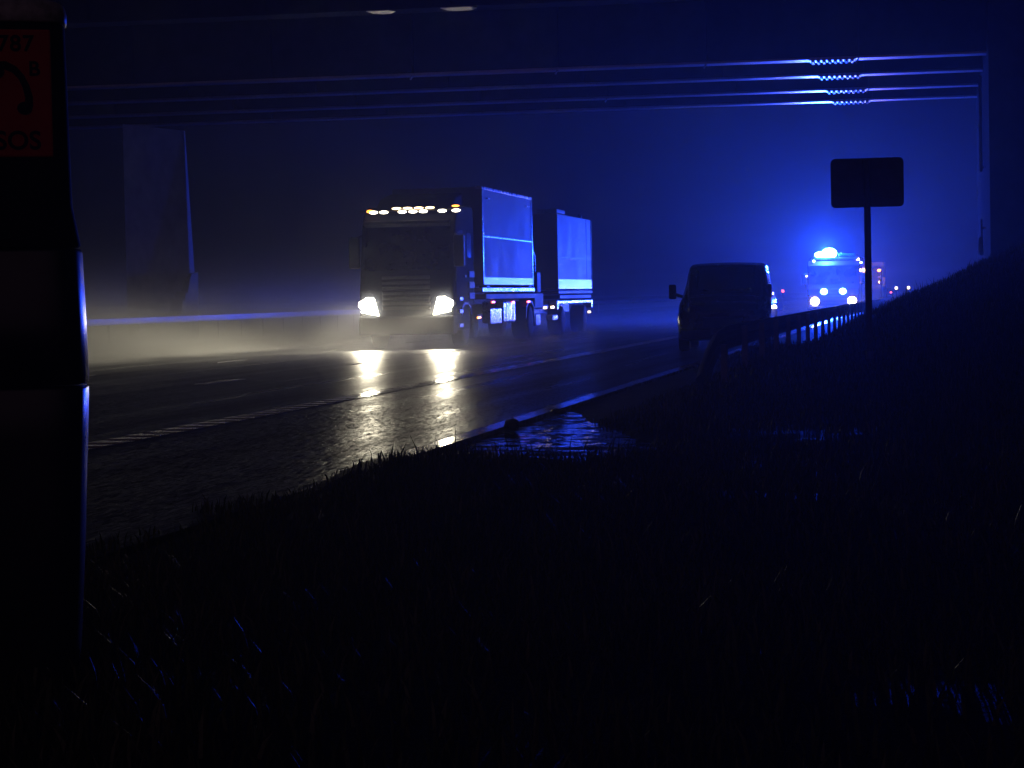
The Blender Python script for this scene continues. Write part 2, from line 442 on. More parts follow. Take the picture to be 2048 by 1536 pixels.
# ------------------------------------------------------------------ bridge
def bridge():
    t = thing('road_bridge', 'dark steel girder overbridge crossing above the motorway', 'bridge', (-13, 57, 0))
    ox, oy = -13, 57
    x0, x1 = -46-ox, 1.30-ox
    girders = [44.3, 57.3, 61.6, 66.1, 70.0]
    zb = 6.96
    for gi, gy in enumerate(girders):
        y = gy-oy; g = MB()
        g.box(x0, x1-.002, y-.012, y+.012, zb+.05, zb+1.60)
        g.box(x0, x1, y-.25, y+.25, zb+1.60, zb+1.64)
        for k in range(13):                      # web stiffeners
            xx = -1.8-3.76*k-ox
            g.box(xx-.01, xx+.01, y-.24, y-.0125, zb+.051, zb+1.599); g.box(xx-.01, xx+.01, y+.0125, y+.24, zb+.051, zb+1.599)
        go = g.build('girder', M['abut'], t)  # webs coloured dark so they stay in shade
        MB().box(x0, x1, y-.30, y+.30, zb, zb+.05).build('bottom_flange', M['girder' if gi else 'abut'], go)  # nearest flange darkened too, its shade put into the colour
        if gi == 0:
            for xa, xb in ((-11.0, -10.45), (-9.5, -8.8)):  # pale plates standing in for two patches of light
                MB().prism([(xa-ox, y-.26), (xb-.1-ox, y-.29), (xb-ox, y-.05), (xb-.16-ox, y+.22), (xa+.2-ox, y+.26), (xa+.06-ox, y+.1)], 'z', zb-.014, zb-.001).build('light_patch', M['girder'], go)
            continue
        s = MB(); xa, xb = -3.0-ox, -1.88-ox
        s.box(xa, xb, y-.285, y+.285, zb-.022, zb-.001)
        for i in range(8):
            for j in range(4):
                cx = xa+.08+(xb-xa-.16)*i/7 + (.06 if i > 3 else -.06)*(0); cy = y-.22+.44*j/3
                s.lathe([(.032, zb-.068), (.036, zb-.062), (.036, zb-.021)], 'z', (cx, cy, 0), 6, False)
        s.build('splice_plate', M['girder'], go)
        for k in ([0, 1, 2, 3] if gi == 1 else [0, 2] if gi == 3 else []):
            xx = -1.79-3.76*k-ox
            rt = Matrix.Rotation(R(32), 3, 'Y')
            MB().box(xx-.012, xx+.012, y-.30, y-.16, zb-.13, zb-.002, rt, (xx, y, zb-.002)).build('bracket', M['concrete'], go)
    MB().box(x0, x1-.003, 56.2-oy, 71.2-oy, zb+1.643, zb+1.95).build('deck', M['concrete'], t)
    MB().box(x0, x1-.004, 43.3-oy, 45.6-oy, zb+1.643, zb+1.95).build('footway_deck', M['concrete'], t)
    for yy in (56.2, 70.95):
        MB().rbox(x0, x1, yy-oy, yy+.25-oy, zb+1.953, zb+2.95, .03).build('parapet', M['concrete'], t)
    # pier in the central reservation, turned and tapered to imitate a wedge of light
    p = MB(); X1 = -22.12-ox; Y0 = 66-oy; PX, PY = -23.16-ox, 63.28-oy
    p.add([(PX, PY, -.1), (X1, Y0, -.1), (X1+.02, Y0+.62, -.1), (PX-.22, PY+.9, -.1),
           (PX-.01, PY+.04, 6.50), (X1-.10, Y0+.03, 6.46), (X1-.10, Y0+.10, 6.46), (PX-.22, PY+.9, 6.50)],
          [(3,2,1,0), (4,5,6,7), (0,1,5,4), (1,2,6,5), (2,3,7,6), (3,0,4,7)])
    po = p.build('pier', M['palecon'], t)
    poly = [(-1.35, .0), (-1.30, .62), (-1.12, .9), (-1.0, 1.02), (-.86, 1.42), (-.72, 1.30), (-.58, 1.62), (-.42, 1.55), (-.2, 1.95), (.0, 2.15), (.62, 2.2), (.62, .0)]  # added ragged block, shaped as the light that passes under the trailer
    MB().prism([(Y0+q[0], q[1]) for q in poly], 'x', X1-.35, X1+.035, .02).build('light_splash_block', M['concrete'], po)
    # abutment and its drain pipe
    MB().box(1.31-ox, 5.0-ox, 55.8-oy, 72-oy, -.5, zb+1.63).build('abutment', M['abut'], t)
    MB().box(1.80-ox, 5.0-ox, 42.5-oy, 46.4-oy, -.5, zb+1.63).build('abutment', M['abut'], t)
    d = MB().tube([(1.22-ox, 61.5-oy, zb-.15), (1.22-ox, 61.5-oy, 4.3)], .045)
    d.tube([(1.22-ox, 61.5-oy, 3.05), (1.22-ox, 61.5-oy, 2.62), (1.20-ox, 61.5-oy, 2.55), (1.19-ox, 61.5-oy, 2.25), (1.21-ox, 61.5-oy, 2.1)], [.028, .028, .06, .075, .04])
    d.box(1.21-ox, 1.309-ox, 61.45-oy, 61.55-oy, 4.4, 4.44); d.box(1.21-ox, 1.309-ox, 61.45-oy, 61.55-oy, 2.8, 2.84)
    d.build('drainpipe', M['steel'], t)
bridge()

# ------------------------------------------------------------------ barriers
def central_barrier():
    t = thing('crash_barrier', 'long blue lit box beam barrier in front of the bridge pier', 'barrier', (-22, 0, 0))
    MB().rbox(-.06, .06, 0, 260, .70, .885, .012).build('rail', M['rail'], t)
    for k in range(60):
        y = 8.2 + 2.4*k
        MB().box(-.03, .03, y-.035, y+.035, -.1, .70).build('post', M['rail'], t)
central_barrier()
def verge_barrier():
    t = thing('crash_barrier', 'near barrier with corrugated beam and ramped end beside the parked van', 'barrier', (-2.65, 0, 0))
    prof = [(.0, -.155), (.03, -.14), (.075, -.10), (.075, -.055), (.0, -.015), (.0, .015), (.075, .055), (.075, .10), (.03, .14), (.0, .155)]
    prof = [(-p[0]-.03, p[1]) for p in prof]
    st = [(26.4, .16), (27.0, .32), (27.7, .48), (28.6, .62), (29.6, .665), (31, .67)] + [(31+4*k, .67) for k in range(1, 30)]
    vs = []; fs = []; n = len(prof)
    for y, zc in st:
        for p in prof: vs.append((p[0], y, zc+p[1]))
        for p in prof[::-1]: vs.append((p[0]+.006, y, zc+p[1]))
    m = 2*n
    for i in range(len(st)-1):
        for k in range(m): fs.append((i*m+k, i*m+(k+1) % m, (i+1)*m+(k+1) % m, (i+1)*m+k))
    fs += [tuple(range(m)), tuple(range((len(st)-1)*m, len(st)*m))]
    MB().add(vs, fs).build('rail', M['steel'], t)
    for k in range(36):
        y = 28.8 + 3.2*k
        b = MB().box(-.028, .055, y-.05, y+.05, -.15, .78 if k else .6)
        b.build('post', M['steel'], t)
verge_barrier()

# ------------------------------------------------------------------ road sign seen from behind
def sign():
    gz = terrain(-.88, 31)
    t = thing('road_sign', 'blank dark rectangular road sign on a single post above the barrier', 'road sign', (-.885, 31, gz))
    poly = []
    w, h, r = .485, .33, .06
    for cx, cz, a0 in ((w-r, h-r, 0), (-w+r, h-r, 90), (-w+r, -h+r, 180), (w-r, -h+r, 270)):
        for k in range(5): a = R(a0+22.5*k); poly.append((cx+r*math.cos(a), 2.69-gz+cz+r*math.sin(a)))
    MB().prism(poly, 'y', .06, .064).build('board', M['signback'], t)
    b = MB()
    for z in (2.50, 2.88): b.box(-.44, .44, .045, .0598, z-gz-.02, z-gz+.02)
    b.build('stiffening_rail', M['signback'], t)
    MB().tube([(0, 0, -.2), (0, 0, 2.98-gz)], .045, 16).build('post', M['signback'], t)
    MB().tube([(0, 0, .06), (0, 0, .16)], .0465, 16).build('reflective_band', M['white'], t)
sign()

# ------------------------------------------------------------------ wheels and lamps
def wheel(parent, x, y, r, w, rim=.58):
    s = 1 if x > 0 else -1
    o = MB().lathe([(r*rim, -w/2), (r*.93, -w/2), (r, -w/2+.04), (r, w/2-.04), (r*.93, w/2), (r*rim, w/2)], 'x', (x, y, r), 28).build('wheel', M['rubber'], parent)
    MB().lathe([(r*.12, w*.18*s), (r*.3, w*.12*s), (r*.42, w*.30*s), (r*rim*.98, w*.40*s), (r*rim*.98, -w*.3*s)], 'x', (x, y, r), 20).build('rim', M['alu'], o)
def light(kind, loc, energy, col, size=.08, dirv=None, angle=90, blend=.6):
    d = bpy.data.lights.new('lamp_' + kind.lower(), kind); d.energy = energy; d.color = col; d.shadow_soft_size = size
    o = bpy.data.objects.new('lamp_light', d); C.objects.link(o); o.location = loc
    if dirv:
        d.spot_size = R(angle); d.spot_blend = blend
        o.rotation_euler = Vector(dirv).to_track_quat('-Z', 'Y').to_euler()
    return o

# ------------------------------------------------------------------ oncoming truck
TX, TY = -13.18, 56.3
def truck():
    t = thing('box_truck', 'oncoming lorry with dazzling headlights, roof lamp bar and a tall white box', 'truck', (TX, TY, 0))
    prof = [(0.02, .42), (0, 1.5), (.10, 1.95), (.38, 3.1), (.55, 3.42), (.95, 3.62), (2.55, 3.66), (2.72, 3.55), (2.72, 1.05), (2.2, 1.0), (2.05, .42)]
    cab = MB().prism(prof, 'x', -1.22, 1.22, .07, 3).build('cab', M['cabp'], t)
    # glazing
    rt = Matrix.Rotation(math.atan2(.28, 1.15), 3, 'X').inverted()
    ws = [(.105, 1.98), (.372, 3.06), (.36, 3.063), (.09, 1.983)]
    MB().prism(ws, 'x', -1.10, 1.10).build('windscreen', M['glass'], cab)
    MB().prism([(.32, 3.08), (.10, 3.16), (.12, 3.24), (.40, 3.22)], 'x', -1.12, 1.12, .02).build('sun_visor', M['dark'], cab)
    for s in (-1, 1):
        x0, x1 = (1.218, 1.228) if s > 0 else (-1.228, -1.218)
        w = MB().prism([(.42, 2.12), (.52, 2.95), (1.25, 3.0), (1.30, 2.12)], 'x', x0, x1)
        w.build('side_window', M['glass'], cab)
        MB().prism([(1.75, 2.3), (1.75, 2.95), (2.3, 2.95), (2.3, 2.3)], 'x', x0, x1).build('sleeper_window', M['glass'], cab)
        x0, x1 = (1.214, 1.236) if s > 0 else (-1.236, -1.214)
        d = MB().rbox(x0, x1, .30, 1.55, 1.05, 2.06, .008).build('door', M['cabp'], cab)
        MB().rbox(x1-.005 if s > 0 else x0-.03, x1+.03 if s > 0 else x0+.005, 1.30, 1.50, 1.78, 1.84, .006).build('handle', M['dark'], d)
        xm = 1.28*s
        m_ = MB().rbox(xm-.05, xm+.22*s if s > 0 else xm+.05, .06, .22, 2.05, 2.85, .03) if s > 0 else MB().rbox(xm-.22, xm+.05, .06, .22, 2.05, 2.85, .03)
        m_.tube([(1.2*s, .4, 2.9), (xm+.05*s, .15, 2.82)], .025, 8)
        m_.build('mirror', M['dark'], cab)
        for k, z in enumerate((.50, .86, 1.18)):
            xa, xb = sorted((1.16*s, 1.262*s))
            MB().rbox(xa, xb, .55+.04*k, 1.02, z, z+.10, .015).build('step', M['alu'], cab)
    # panels on the flank behind the door: pale slats that catch the blue light
    for z in (1.22, 1.50, 1.78): MB().rbox(1.215, 1.245, 1.95, 2.62, z, z+.17, .01).build('side_locker', M['white'], cab)
    MB().prism([(.95, 3.60), (1.5, 3.86), (2.5, 4.02), (2.6, 3.63)], 'x', -1.0, 1.0, .05).build('wind_deflector', M['cabp'], cab)
    g = MB()
    for k in range(7): g.rbox(-.62, .62, -.035, .02, .98+.13*k, 1.06+.13*k, .012)
    g.build('grille', M['dark'], cab)
    b = MB().rbox(-1.235, 1.235, -.10, .35, .34, .82, .05); b.build('bumper', M['cabp'], t)
    # headlights : slanted inner edges
    for s in (-1, 1):
        poly = [(s*.71, .84), (s*.83, 1.29), (s*1.03, 1.30), (s*1.05, 1.27), (s*1.215, 1.19), (s*1.225, 1.08), (s*1.14, 1.0), (s*1.16, .93)]
        MB().prism(poly, 'y', -.115, -.02, .012, 2).build('headlight', M['lampwhite'], t)
    # roof bar
    MB().tube([(-1.24, .34, 3.50), (1.24, .34, 3.50)], .028, 10).build('lamp_bar', M['dark'], t)
    for x in (-.87, -.60, -.12, .16, .43, .92, 1.28):
        MB().ell((x, .26, 3.468), (.115, .05, .042)).build('roof_lamp', M['lamproof'], t)
    for x in (-.27, .02, .31, .60): MB().ell((x, .27, 3.556), (.125, .04, .030)).build('roof_lamp', M['lampwarm'], t)
    MB().ell((1.26, .30, 3.585), (.10, .05, .026)).build('marker_lamp', M['lampamber'], t)
    MB().ell((-.98, .34, 3.50), (.10, .05, .04)).build('marker_lamp', M['lampamber'], t)
    # chassis and everything hung on it
    c = MB().box(-.43, -.33, .6, 13.5, .78, 1.06).box(.33, .43, .6, 13.5, .78, 1.06)
    for y in (3.2, 5.5, 8, 10.5, 13.2): c.box(-.33, .33, y-.06, y+.06, .80, 1.04)
    c.build('chassis', M['dark'], t)
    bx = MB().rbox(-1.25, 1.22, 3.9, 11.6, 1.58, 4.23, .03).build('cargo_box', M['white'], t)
    s = MB()
    s.box(1.219, 1.238, 3.9, 11.6, 2.88, 2.915)
    for y in (3.92, 11.52): s.box(1.219, 1.236, y, y+.07, 1.60, 2.879), s.box(1.219, 1.236, y, y+.07, 2.916, 4.20)
    s.build('trim_strip', M['alu'], bx)
    MB().rbox(1.05, 1.235, 3.88, 11.62, 4.17, 4.245, .012).build('top_rail', M['alu'], bx)
    for y in (4.6, 10.6): MB().rbox(1.222, 1.25, y, y+.55, 3.92, 3.96, .006).build('latch', M['alu'], bx)
    MB().rbox(-1.2, 1.24, 3.7, 11.8, 1.40, 1.52, .012).build('support_frame', M['alu'], t)
    MB().rbox(-1.2, 1.235, 4.2, 13.3, 1.20, 1.345, .012).build('side_rail', M['white'], t)
    MB().rbox(1.221, 1.232, 3.95, 11.55, 1.60, 1.80, .004).build('reflector_band', M['polished'], bx)  # polished band added so the box bottom mirrors the blue lamps
    for y in (4.4, 10.9): MB().rbox(1.0, 1.22, y, y+.45, 1.5215, 1.5785, .01).build('twist_lock', M['dark'], t)
    tk = MB().rbox(.62, 1.24, 6.6, 8.5, .52, 1.14, .06, 3).build('fuel_tank', M['alu'], t)
    q = MB()
    for y in (7.0, 8.05): q.box(.61, 1.246, y, y+.05, .515, 1.146)
    q.build('tank_strap', M['dark'], tk)
    MB().rbox(1.17, 1.225, 4.8, 6.45, .52, .95, .02).build('side_guard', M['alu'], t)
    MB().rbox(.75, 1.24, 11.75, 13.3, .86, 1.34, .05).build('tool_locker', M['white'], t)
    MB().prism([(10.2, .62), (10.3, .95), (10.7, 1.12), (11.3, 1.12), (11.65, .95), (11.75, .45), (11.68, .45), (11.58, .92), (11.25, 1.06), (10.75, 1.06), (10.38, .92), (10.28, .62)], 'x', .62, 1.24).build('mudguard', M['dark'], t)
    MB().rbox(.65, 1.235, 11.95, 12.75, .36, .72, .03).build('mud_flap', M['steel'], t)
    # ladder frame and hoses at the back of the box
    l = MB().tube([(.75, 12.0, 1.36), (.75, 12.0, 2.75)], .025).tube([(1.15, 12.0, 1.36), (1.15, 12.0, 2.75)], .025)
    for k in range(8): l.tube([(.75, 12.0, 1.5+.16*k), (1.15, 12.0, 1.5+.16*k)], .018)
    l.tube([(1.15, 12.0, 2.65), (1.1, 12.6, 2.5), (1.05, 12.9, 2.0), (1.1, 13.1, 1.4)], .03)
    l.build('ladder', M['alu'], t)
    MB().rbox(.8, 1.22, 12.35, 13.0, 1.36, 2.0, .03).build('control_box', M['white'], t)
    for s in (-1, 1):
        wheel(t, 1.06*s, 1.5, .50, .30); wheel(t, .98*s, 11.0, .50, .50); wheel(t, .98*s, 12.35, .50, .50) if s < 0 else None
    a = MB()
    poly = [(.85, .8), (.95, 1.02), (1.25, 1.14), (1.75, 1.14), (2.05, 1.02), (2.15, .8), (2.1, .8), (2.0, .98), (1.72, 1.08), (1.28, 1.08), (1.0, .98), (.9, .8)]
    a.prism(poly, 'x', .85, 1.25); a.prism(poly, 'x', -1.25, -.85); a.build('wheel_arch', M['dark'], t)
    for y, z, m in ((2.9, .72, 'lampamber'), (4.9, 1.12, 'lampred'), (7.9, 1.10, 'lampred'), (10.4, 1.10, 'lampred')):
        MB().rbox(1.225, 1.26, y, y+.42, z-.028, z+.028, .01).build('side_marker', M[m], t)
    MB().rbox(1.225, 1.27, 13.31, 13.75, .86, .93, .012).build('side_marker', M['lampwarm'], t)
    return t
truck()
def trailer():
    t = thing('box_trailer', 'drawbar trailer with a lower white box coupled behind the lorry', 'trailer', (TX, 71.6, 0))
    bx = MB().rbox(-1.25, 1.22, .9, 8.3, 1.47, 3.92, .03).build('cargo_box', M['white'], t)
    s = MB().box(1.219, 1.228, .94, 8.26, 2.50, 2.525); s.box(1.219, 1.230, 7.15, 7.18, 1.5, 2.499).box(1.219, 1.230, 7.15, 7.18, 2.526, 3.88); s.build('trim_strip', M['dark'], bx)
    MB().rbox(.6, 1.225, .95, 2.6, 3.925, 4.06, .02).build('roof_hatch', M['white'], bx)
    MB().ell((1.05, 6.9, 4.0), (.07, .07, .09)).build('roof_cap', M['alu'], bx)
    for y in (.9, 8.2): MB().rbox(1.215, 1.24, y, y+.10, 1.48, 3.90, .01).build('corner_post', M['white'], bx)
    MB().rbox(1.222, 1.25, 3.4, 4.4, 2.44, 2.49, .01).build('latch', M['dark'], bx)
    MB().rbox(1.221, 1.232, 1.0, 8.18, 1.48, 1.80, .004).build('reflector_band', M['polished'], bx)  # reflector added here as well, for a bright spot low on the box
    MB().rbox(-1.2, 1.24, .95, 8.3, 1.32, 1.43, .012).build('support_frame', M['white'], t)
    MB().rbox(-1.2, 1.235, 1.2, 8.0, 1.16, 1.28, .012).build('side_rail', M['white'], t)
    MB().rbox(-1.2, 1.24, .7, 8.3, 1.0, 1.10, .012).build('lower_rail', M['alu'], t)
    MB().box(-.4, -.3, .5, 8.2, .70, .995).box(.3, .4, .5, 8.2, .70, .995).build('chassis', M['dark'], t)
    MB().prism([(-.4, .3), (-2.6, .06), (-2.6, -.06), (-.4, -.3), (.52, -.3), (.52, .3)], 'z', .60, .70).v and None
    d = MB(); d.prism([(.3, .52), (.08, -2.4), (-.08, -2.4), (-.3, .52)], 'z', .60, .72, .02); d.build('drawbar', M['dark'], t)
    for s in (-1, 1):
        for y in (1.9, 6.6): wheel(t, .98*s, y, .46, .46)
    for y in (.55, 7.95): MB().rbox(.95, 1.245, y, y+.32, .82, 1.12, .02).build('locker', M['alu'], t)
    MB().rbox(.7, 1.235, .75, 2.0, .98, .995, .004).build('mudguard', M['dark'], t)
    MB().rbox(1.0, 1.22, -.2, .8, .48, .66, .03).build('hose_bracket', M['alu'], t)
    MB().rbox(1.22, 1.27, -.6, -.15, .86, .94, .015).build('side_marker', M['lampwarm'], t)
    MB().rbox(1.22, 1.27, 7.2, 7.65, .64, .71, .015).build('side_marker', M['lampwarm'], t)
trailer()
E_HEAD = 640; E_SIDE = 1500; E_BEAM = 2200; E_ROOF = 6
for x in (-.98, .98):
    light('SPOT', (TX+x, TY-.16, 1.08), E_HEAD, WARM, .10, (.03, -1, -.27), 56, 1)
for x in (-.98, .98):
    light('SPOT', (TX+x, TY-.17, 1.0), E_SIDE, WARM, .06, (-.62, -1, -.20), 62, 1)  # extra spots added to brighten the spray on the left
light('SPOT', (TX-1.02, TY-.18, 1.12), E_BEAM, WARM, .03, (-.20, -1, -.055), 7, .6)
light('SPOT', (TX+.94, TY-.18, 1.0), E_BEAM*1.5, WARM, .03, (-.21, -1, -.13), 9, .6)
for x in (-.7, 0, .7):
    light('SPOT', (TX+x, TY+.18, 3.5), E_ROOF, (1, .9, .7), .05, (0, -1, .12), 80, 1)

# ------------------------------------------------------------------ parked van
def van():
    t = thing('parked_van', 'dark panel van parked on the hard shoulder beside the barrier', 'van', (-4.45, 48.4, 0), R(2.2))
    def ring(y, zb, zt, hb, hm, ht, r=.10):
        zm = min(1.02, zt-.25)
        h = [(0, zb), (hb*.85, zb), (hb, zb+.10), (hm, (zb+zm)/2), (hm*.995, zm), (ht+(hm-ht)*.35, zm+(zt-zm)*.5), (ht, zt-r*1.4), (ht-r*.45, zt-r*.35), (ht-r*1.9, zt), (0, zt+.02)]
        return [(p[0], y, p[1]) for p in h] + [(-p[0], y, p[1]) for p in h[-2::-1]]
    st = [(.0,.32,.80,.70,.74,.60), (.06,.26,.90,.84,.88,.70), (.25,.24,1.02,.93,.96,.76), (.65,.24,1.12,.97,.99,.80), (1.0,.24,1.24,.98,1.0,.82), (1.45,.24,1.58,.98,1.0,.82),
          (1.8,.24,1.80,.98,1.0,.83), (2.15,.24,1.88,.98,1.0,.84), (2.8,.24,1.91,.98,1.0,.84), (3.8,.24,1.91,.98,1.0,.84), (4.6,.24,1.90,.98,1.0,.83), (4.85,.26,1.87,.97,.985,.81), (4.95,.32,1.78,.93,.95,.76)]
    sh = Shell([ring(*s) for s in st])
    p, f = sh.grid(0, len(st)-1, 0, 18, 48, 54)
    b = MB().add(p, f, True); w = 55
    b.add(p[:w], [tuple(range(w))]); b.add(p[-w:], [tuple(range(w))])
    b.build('body', M['van'], t)
    sh.panel(4.15, 6.3, 8.0, 10.0, 10, 8).build('windscreen', M['glass'], t)
    for v0, v1 in ((4.25, 5.9), (12.1, 13.75)): sh.panel(5.3, 7.6, v0, v1, 8, 6).build('side_window', M['glass'], t)
    for v0, v1 in ((4.25, 5.9), (12.1, 13.75)): sh.panel(8.2, 9.4, v0, v1, 6, 6).build('rear_side_window', M['glass'], t)
    for v0, v1 in ((3.3, 4.15), (13.85, 14.7)): sh.panel(.9, 2.5, v0, v1, 6, 5, .008).build('headlight', M['alu'], t)
    for v0, v1 in ((3.0, 5.4), (12.6, 15.0)): sh.panel(11.05, 11.75, v0, v1, 3, 8, .012).build('tail_light', M['red'], t)
    MB().rbox(-.42, .42, -.035, .06, .50, .74, .02).build('grille', M['dark'], t)
    MB().rbox(-.26, .26, -.05, -.036, .37, .48, .004).build('number_plate', M['white'], t)
    MB().rbox(-.93, .93, -.03, .20, .27, .47, .04).build('bumper', M['dark'], t)
    for s in (-1, 1):
        m = MB().rbox(*sorted((1.06*s, 1.22*s)), 1.1, 1.22, 1.13, 1.45, .03).tube([(.93*s, 1.22, 1.18), (1.10*s, 1.16, 1.24)], .035, 8) if s < 0 else MB().rbox(.90, 1.0, 1.35, 1.65, 1.13, 1.42, .03)
        m.build('mirror', M['dark'], t)
        for y in (.95, 3.95): wheel(t, .88*s, y, .335, .22)
        # reflective slanted stripes on the rear flank
    for k in range(3):
        ya = 3.55+.5*k
        MB().prism([(ya, .55), (ya+.20, .55), (ya+.55, 1.0), (ya+.35, 1.0)], 'x', .96, 1.006).build('reflective_stripe', M['white'], t)
van()

# ------------------------------------------------------------------ fire engine
FX, FY = -4.74, 108.6
def fire_engine():
    t = thing('fire_engine', 'fire engine with dazzling blue beacons and headlights behind the van', 'fire engine', (FX, FY, 0))
    prof = [(0, .45), (0, 1.35), (.10, 1.55), (.30, 2.45), (.55, 2.66), (3.2, 2.70), (3.2, .55), (1.9, .5)]
    cab = MB().prism(prof, 'x', -1.22, 1.22, .06, 2).build('cab', M['red'], t)
    MB().prism([(.105, 1.58), (.292, 2.42), (.28, 2.424), (.09, 1.584)], 'x', -1.1, 1.1).build('windscreen', M['glass'], cab)
    for s in (-1, 1):
        x0, x1 = sorted((1.216*s, 1.226*s))
        MB().prism([(.42, 1.55), (.52, 2.38), (1.5, 2.38), (1.5, 1.55)], 'x', x0, x1).build('side_window', M['glass'], cab)
        MB().prism([(1.75, 1.55), (1.75, 2.38), (2.8, 2.38), (2.8, 1.55)], 'x', x0, x1).build('side_window', M['glass'], cab)
        m = MB().rbox(*sorted((1.30*s, 1.48*s)), .0, .12, 1.55, 2.05, .02).tube([(1.2*s, .35, 2.1), (1.38*s, .08, 2.03)], .02, 8)
        m.build('mirror', M['dark'], t)
        MB().ell((.87*s, -.03, .755), (.20, .06, .19)).build('headlight', M['fengine'], t)
        MB().ell((.44*s, -.04, 1.21), (.16, .06, .14)).build('grille_lamp', M['lampgrille'], t)
        MB().rbox(*sorted((1.06*s, 1.16*s)), -.03, .03, 1.05, 1.35, .015).build('marker_lamp', M['lampblueoff'], t)
        for y in (1.35, 6.0): wheel(t, 1.02*s, y, .48, .30)
    g = MB()
    for k in range(5): g.rbox(-.68, .68, -.03, .02, .62+.16*k, .72+.16*k, .012)
    g.build('grille', M['dark'], cab)
    MB().rbox(-1.24, 1.24, -.16, .3, .36, .53, .03).build('bumper', M['dark'], t)
    MB().rbox(-.3, .3, -.175, -.161, .43, .55, .004).build('number_plate', M['white'], t)
    bd = MB().rbox(-1.24, 1.24, 3.25, 8.0, .55, 2.85, .03).build('body', M['red'], t)
    for s in (-1, 1):
        for k in range(3): MB().rbox(*sorted((1.236*s, 1.25*s)), 3.4+1.5*k, 4.75+1.5*k, .75, 2.35, .005).build('locker_shutter', M['alu'], bd)
    lad = MB()
    for x in (-.3, .3): lad.tube([(x, 2.2, 3.05), (x, 7.8, 3.10)], .035)
    for k in range(16): lad.tube([(-.3, 2.4+.35*k, 3.06), (.3, 2.4+.35*k, 3.06)], .018)
    lad.build('ladder', M['alu'], t)
    lb = MB().rbox(-.95, 1.1, .55, .95, 2.70, 2.83, .02).build('light_bar', M['dark'], t)
    MB().ell((-.20, .75, 3.02), (.36, .2, .26)).ell((-.62, .75, 2.96), (.28, .17, .15)).build('beacon', M['lampblue'], t)
    MB().rbox(.22, 1.06, .56, .94, 2.832, 3.0, .06, 3).build('beacon', M['lampblueoff'], t)
    MB().ell((-.92, .42, 2.66), (.06, .05, .05)).build('marker_lamp', M['lampgrille'], t)
    MB().prism([(1.06, 2.66), (1.24, 2.64), (1.20, 2.79)], 'y', .40, .46).build('marker_lamp', M['lampwarm'], t)
    MB().ell((1.30, .42, 2.55), (.055, .05, .04)).build('marker_lamp', M['lampgrille'], t)
    MB().ell((-1.25, .02, 1.95), (.045, .04, .045)).build('marker_lamp', M['lampwarm'], t)
fire_engine()
E_BEACON = 17500; E_GRILLE = 5200; E_FHEAD = 300
light('POINT', (FX-.38, FY+.40, 3.26), E_BEACON, BLUE, .15)
for s in (-1, 1):
    light('SPOT', (FX+.44*s, FY-.12, 1.21), E_GRILLE, BLUE, .08, (0, -1, .02), 150, .7)
    light('SPOT', (FX+.87*s, FY-.10, .755), E_FHEAD, (1, .85, .62), .10, (-.03, -1, -.02), 70, .9)

# second vehicle behind it
def lorry():
    t = thing('recovery_lorry', 'dim box lorry with an amber side lamp standing behind the fire engine', 'truck', (-3.9, 124, 0))
    MB().rbox(-1.15, 1.15, 2.0, 7.5, .8, 2.76, .04).build('cargo_box', M['white'], t)
    cab = MB().prism([(0, .4), (0, 1.3), (.15, 1.5), (.5, 2.3), (.8, 2.45), (1.9, 2.45), (1.9, .5)], 'x', -1.05, 1.05, .06).build('cab', M['cabp'], t)
    MB().prism([(.155, 1.53), (.475, 2.25), (.46, 2.256), (.14, 1.536)], 'x', -.95, .95).build('windscreen', M['glass'], cab)
    for s in (-1, 1):
        for y in (1.0, 5.8): wheel(t, .95*s, y, .42, .28)
        MB().ell((.8*s, -.02, .66), (.10, .04, .07)).build('headlight', M['lampwarm'] if s > 0 else M['alu'], t)
        MB().rbox(*sorted((1.1*s, 1.26*s)), .2, .3, 1.4, 1.9, .02).build('mirror', M['dark'], t)
    MB().ell((.93, -.0, 2.28), (.10, .06, .07)).build('marker_lamp', M['lampamber'], t)
lorry()
light('POINT', (-2.95, 123.6, 2.32), 120, (1, .45, .08), .06)

def car():
    t = thing('distant_car', 'distant dark car showing two red tail lights up the hard shoulder', 'car', (-6.3, 300, 0))
    def ring(y, zb, zt, hm, ht):
        zm = min(.85, zt-.12)
        h = [(0, zb), (hm*.9, zb), (hm, zb+.15), (hm, zm), (ht, zt-.06), (ht-.12, zt), (0, zt+.02)]
        return [(p[0], y, p[1]) for p in h] + [(-p[0], y, p[1]) for p in h[-2::-1]]
    st = [(0,.3,.85,.75,.6), (.1,.25,.98,.84,.68), (.6,.22,1.05,.88,.7), (1.1,.22,1.38,.89,.6), (2.4,.22,1.42,.89,.6), (3.2,.22,.98,.88,.66), (4.2,.25,.80,.84,.6), (4.35,.3,.68,.75,.5)]
    sh = Shell([ring(*s) for s in st]); p, f = sh.grid(0, 7, 0, 12, 28, 36)
    b = MB().add(p, f, True); b.add(p[:37], [tuple(range(37))]); b.add(p[-37:], [tuple(range(37))]); b.build('body', M['van'], t)
    sh.panel(2.1, 2.8, 4.5, 7.5, 5, 8).build('rear_window', M['glass'], t)
    for s in (-1, 1):
        MB().ell((.61*s, -.02, .87), (.16, .06, .13)).build('tail_light', M['lampred'], t)
        for y in (.8, 3.4): wheel(t, .78*s, y, .31, .2)
car()
def warning_lamp(loc, m, h, label):
    t = thing('warning_lamp', label, 'warning lamp', loc, 0, 'warning lamps on posts along the road')
    MB().lathe([(.22, 0), (.22, .05), (.05, .08)], 'z', n=16).build('base', M['rubber'], t)
    MB().tube([(0, 0, .06), (0, 0, h-.08)], .025, 8).build('post', M['dark'], t)
    MB().lathe([(.03, h-.09), (.085, h-.07), (.09, h), (.085, h+.07), (.03, h+.09)], 'z', n=16).build('lens', m, t)
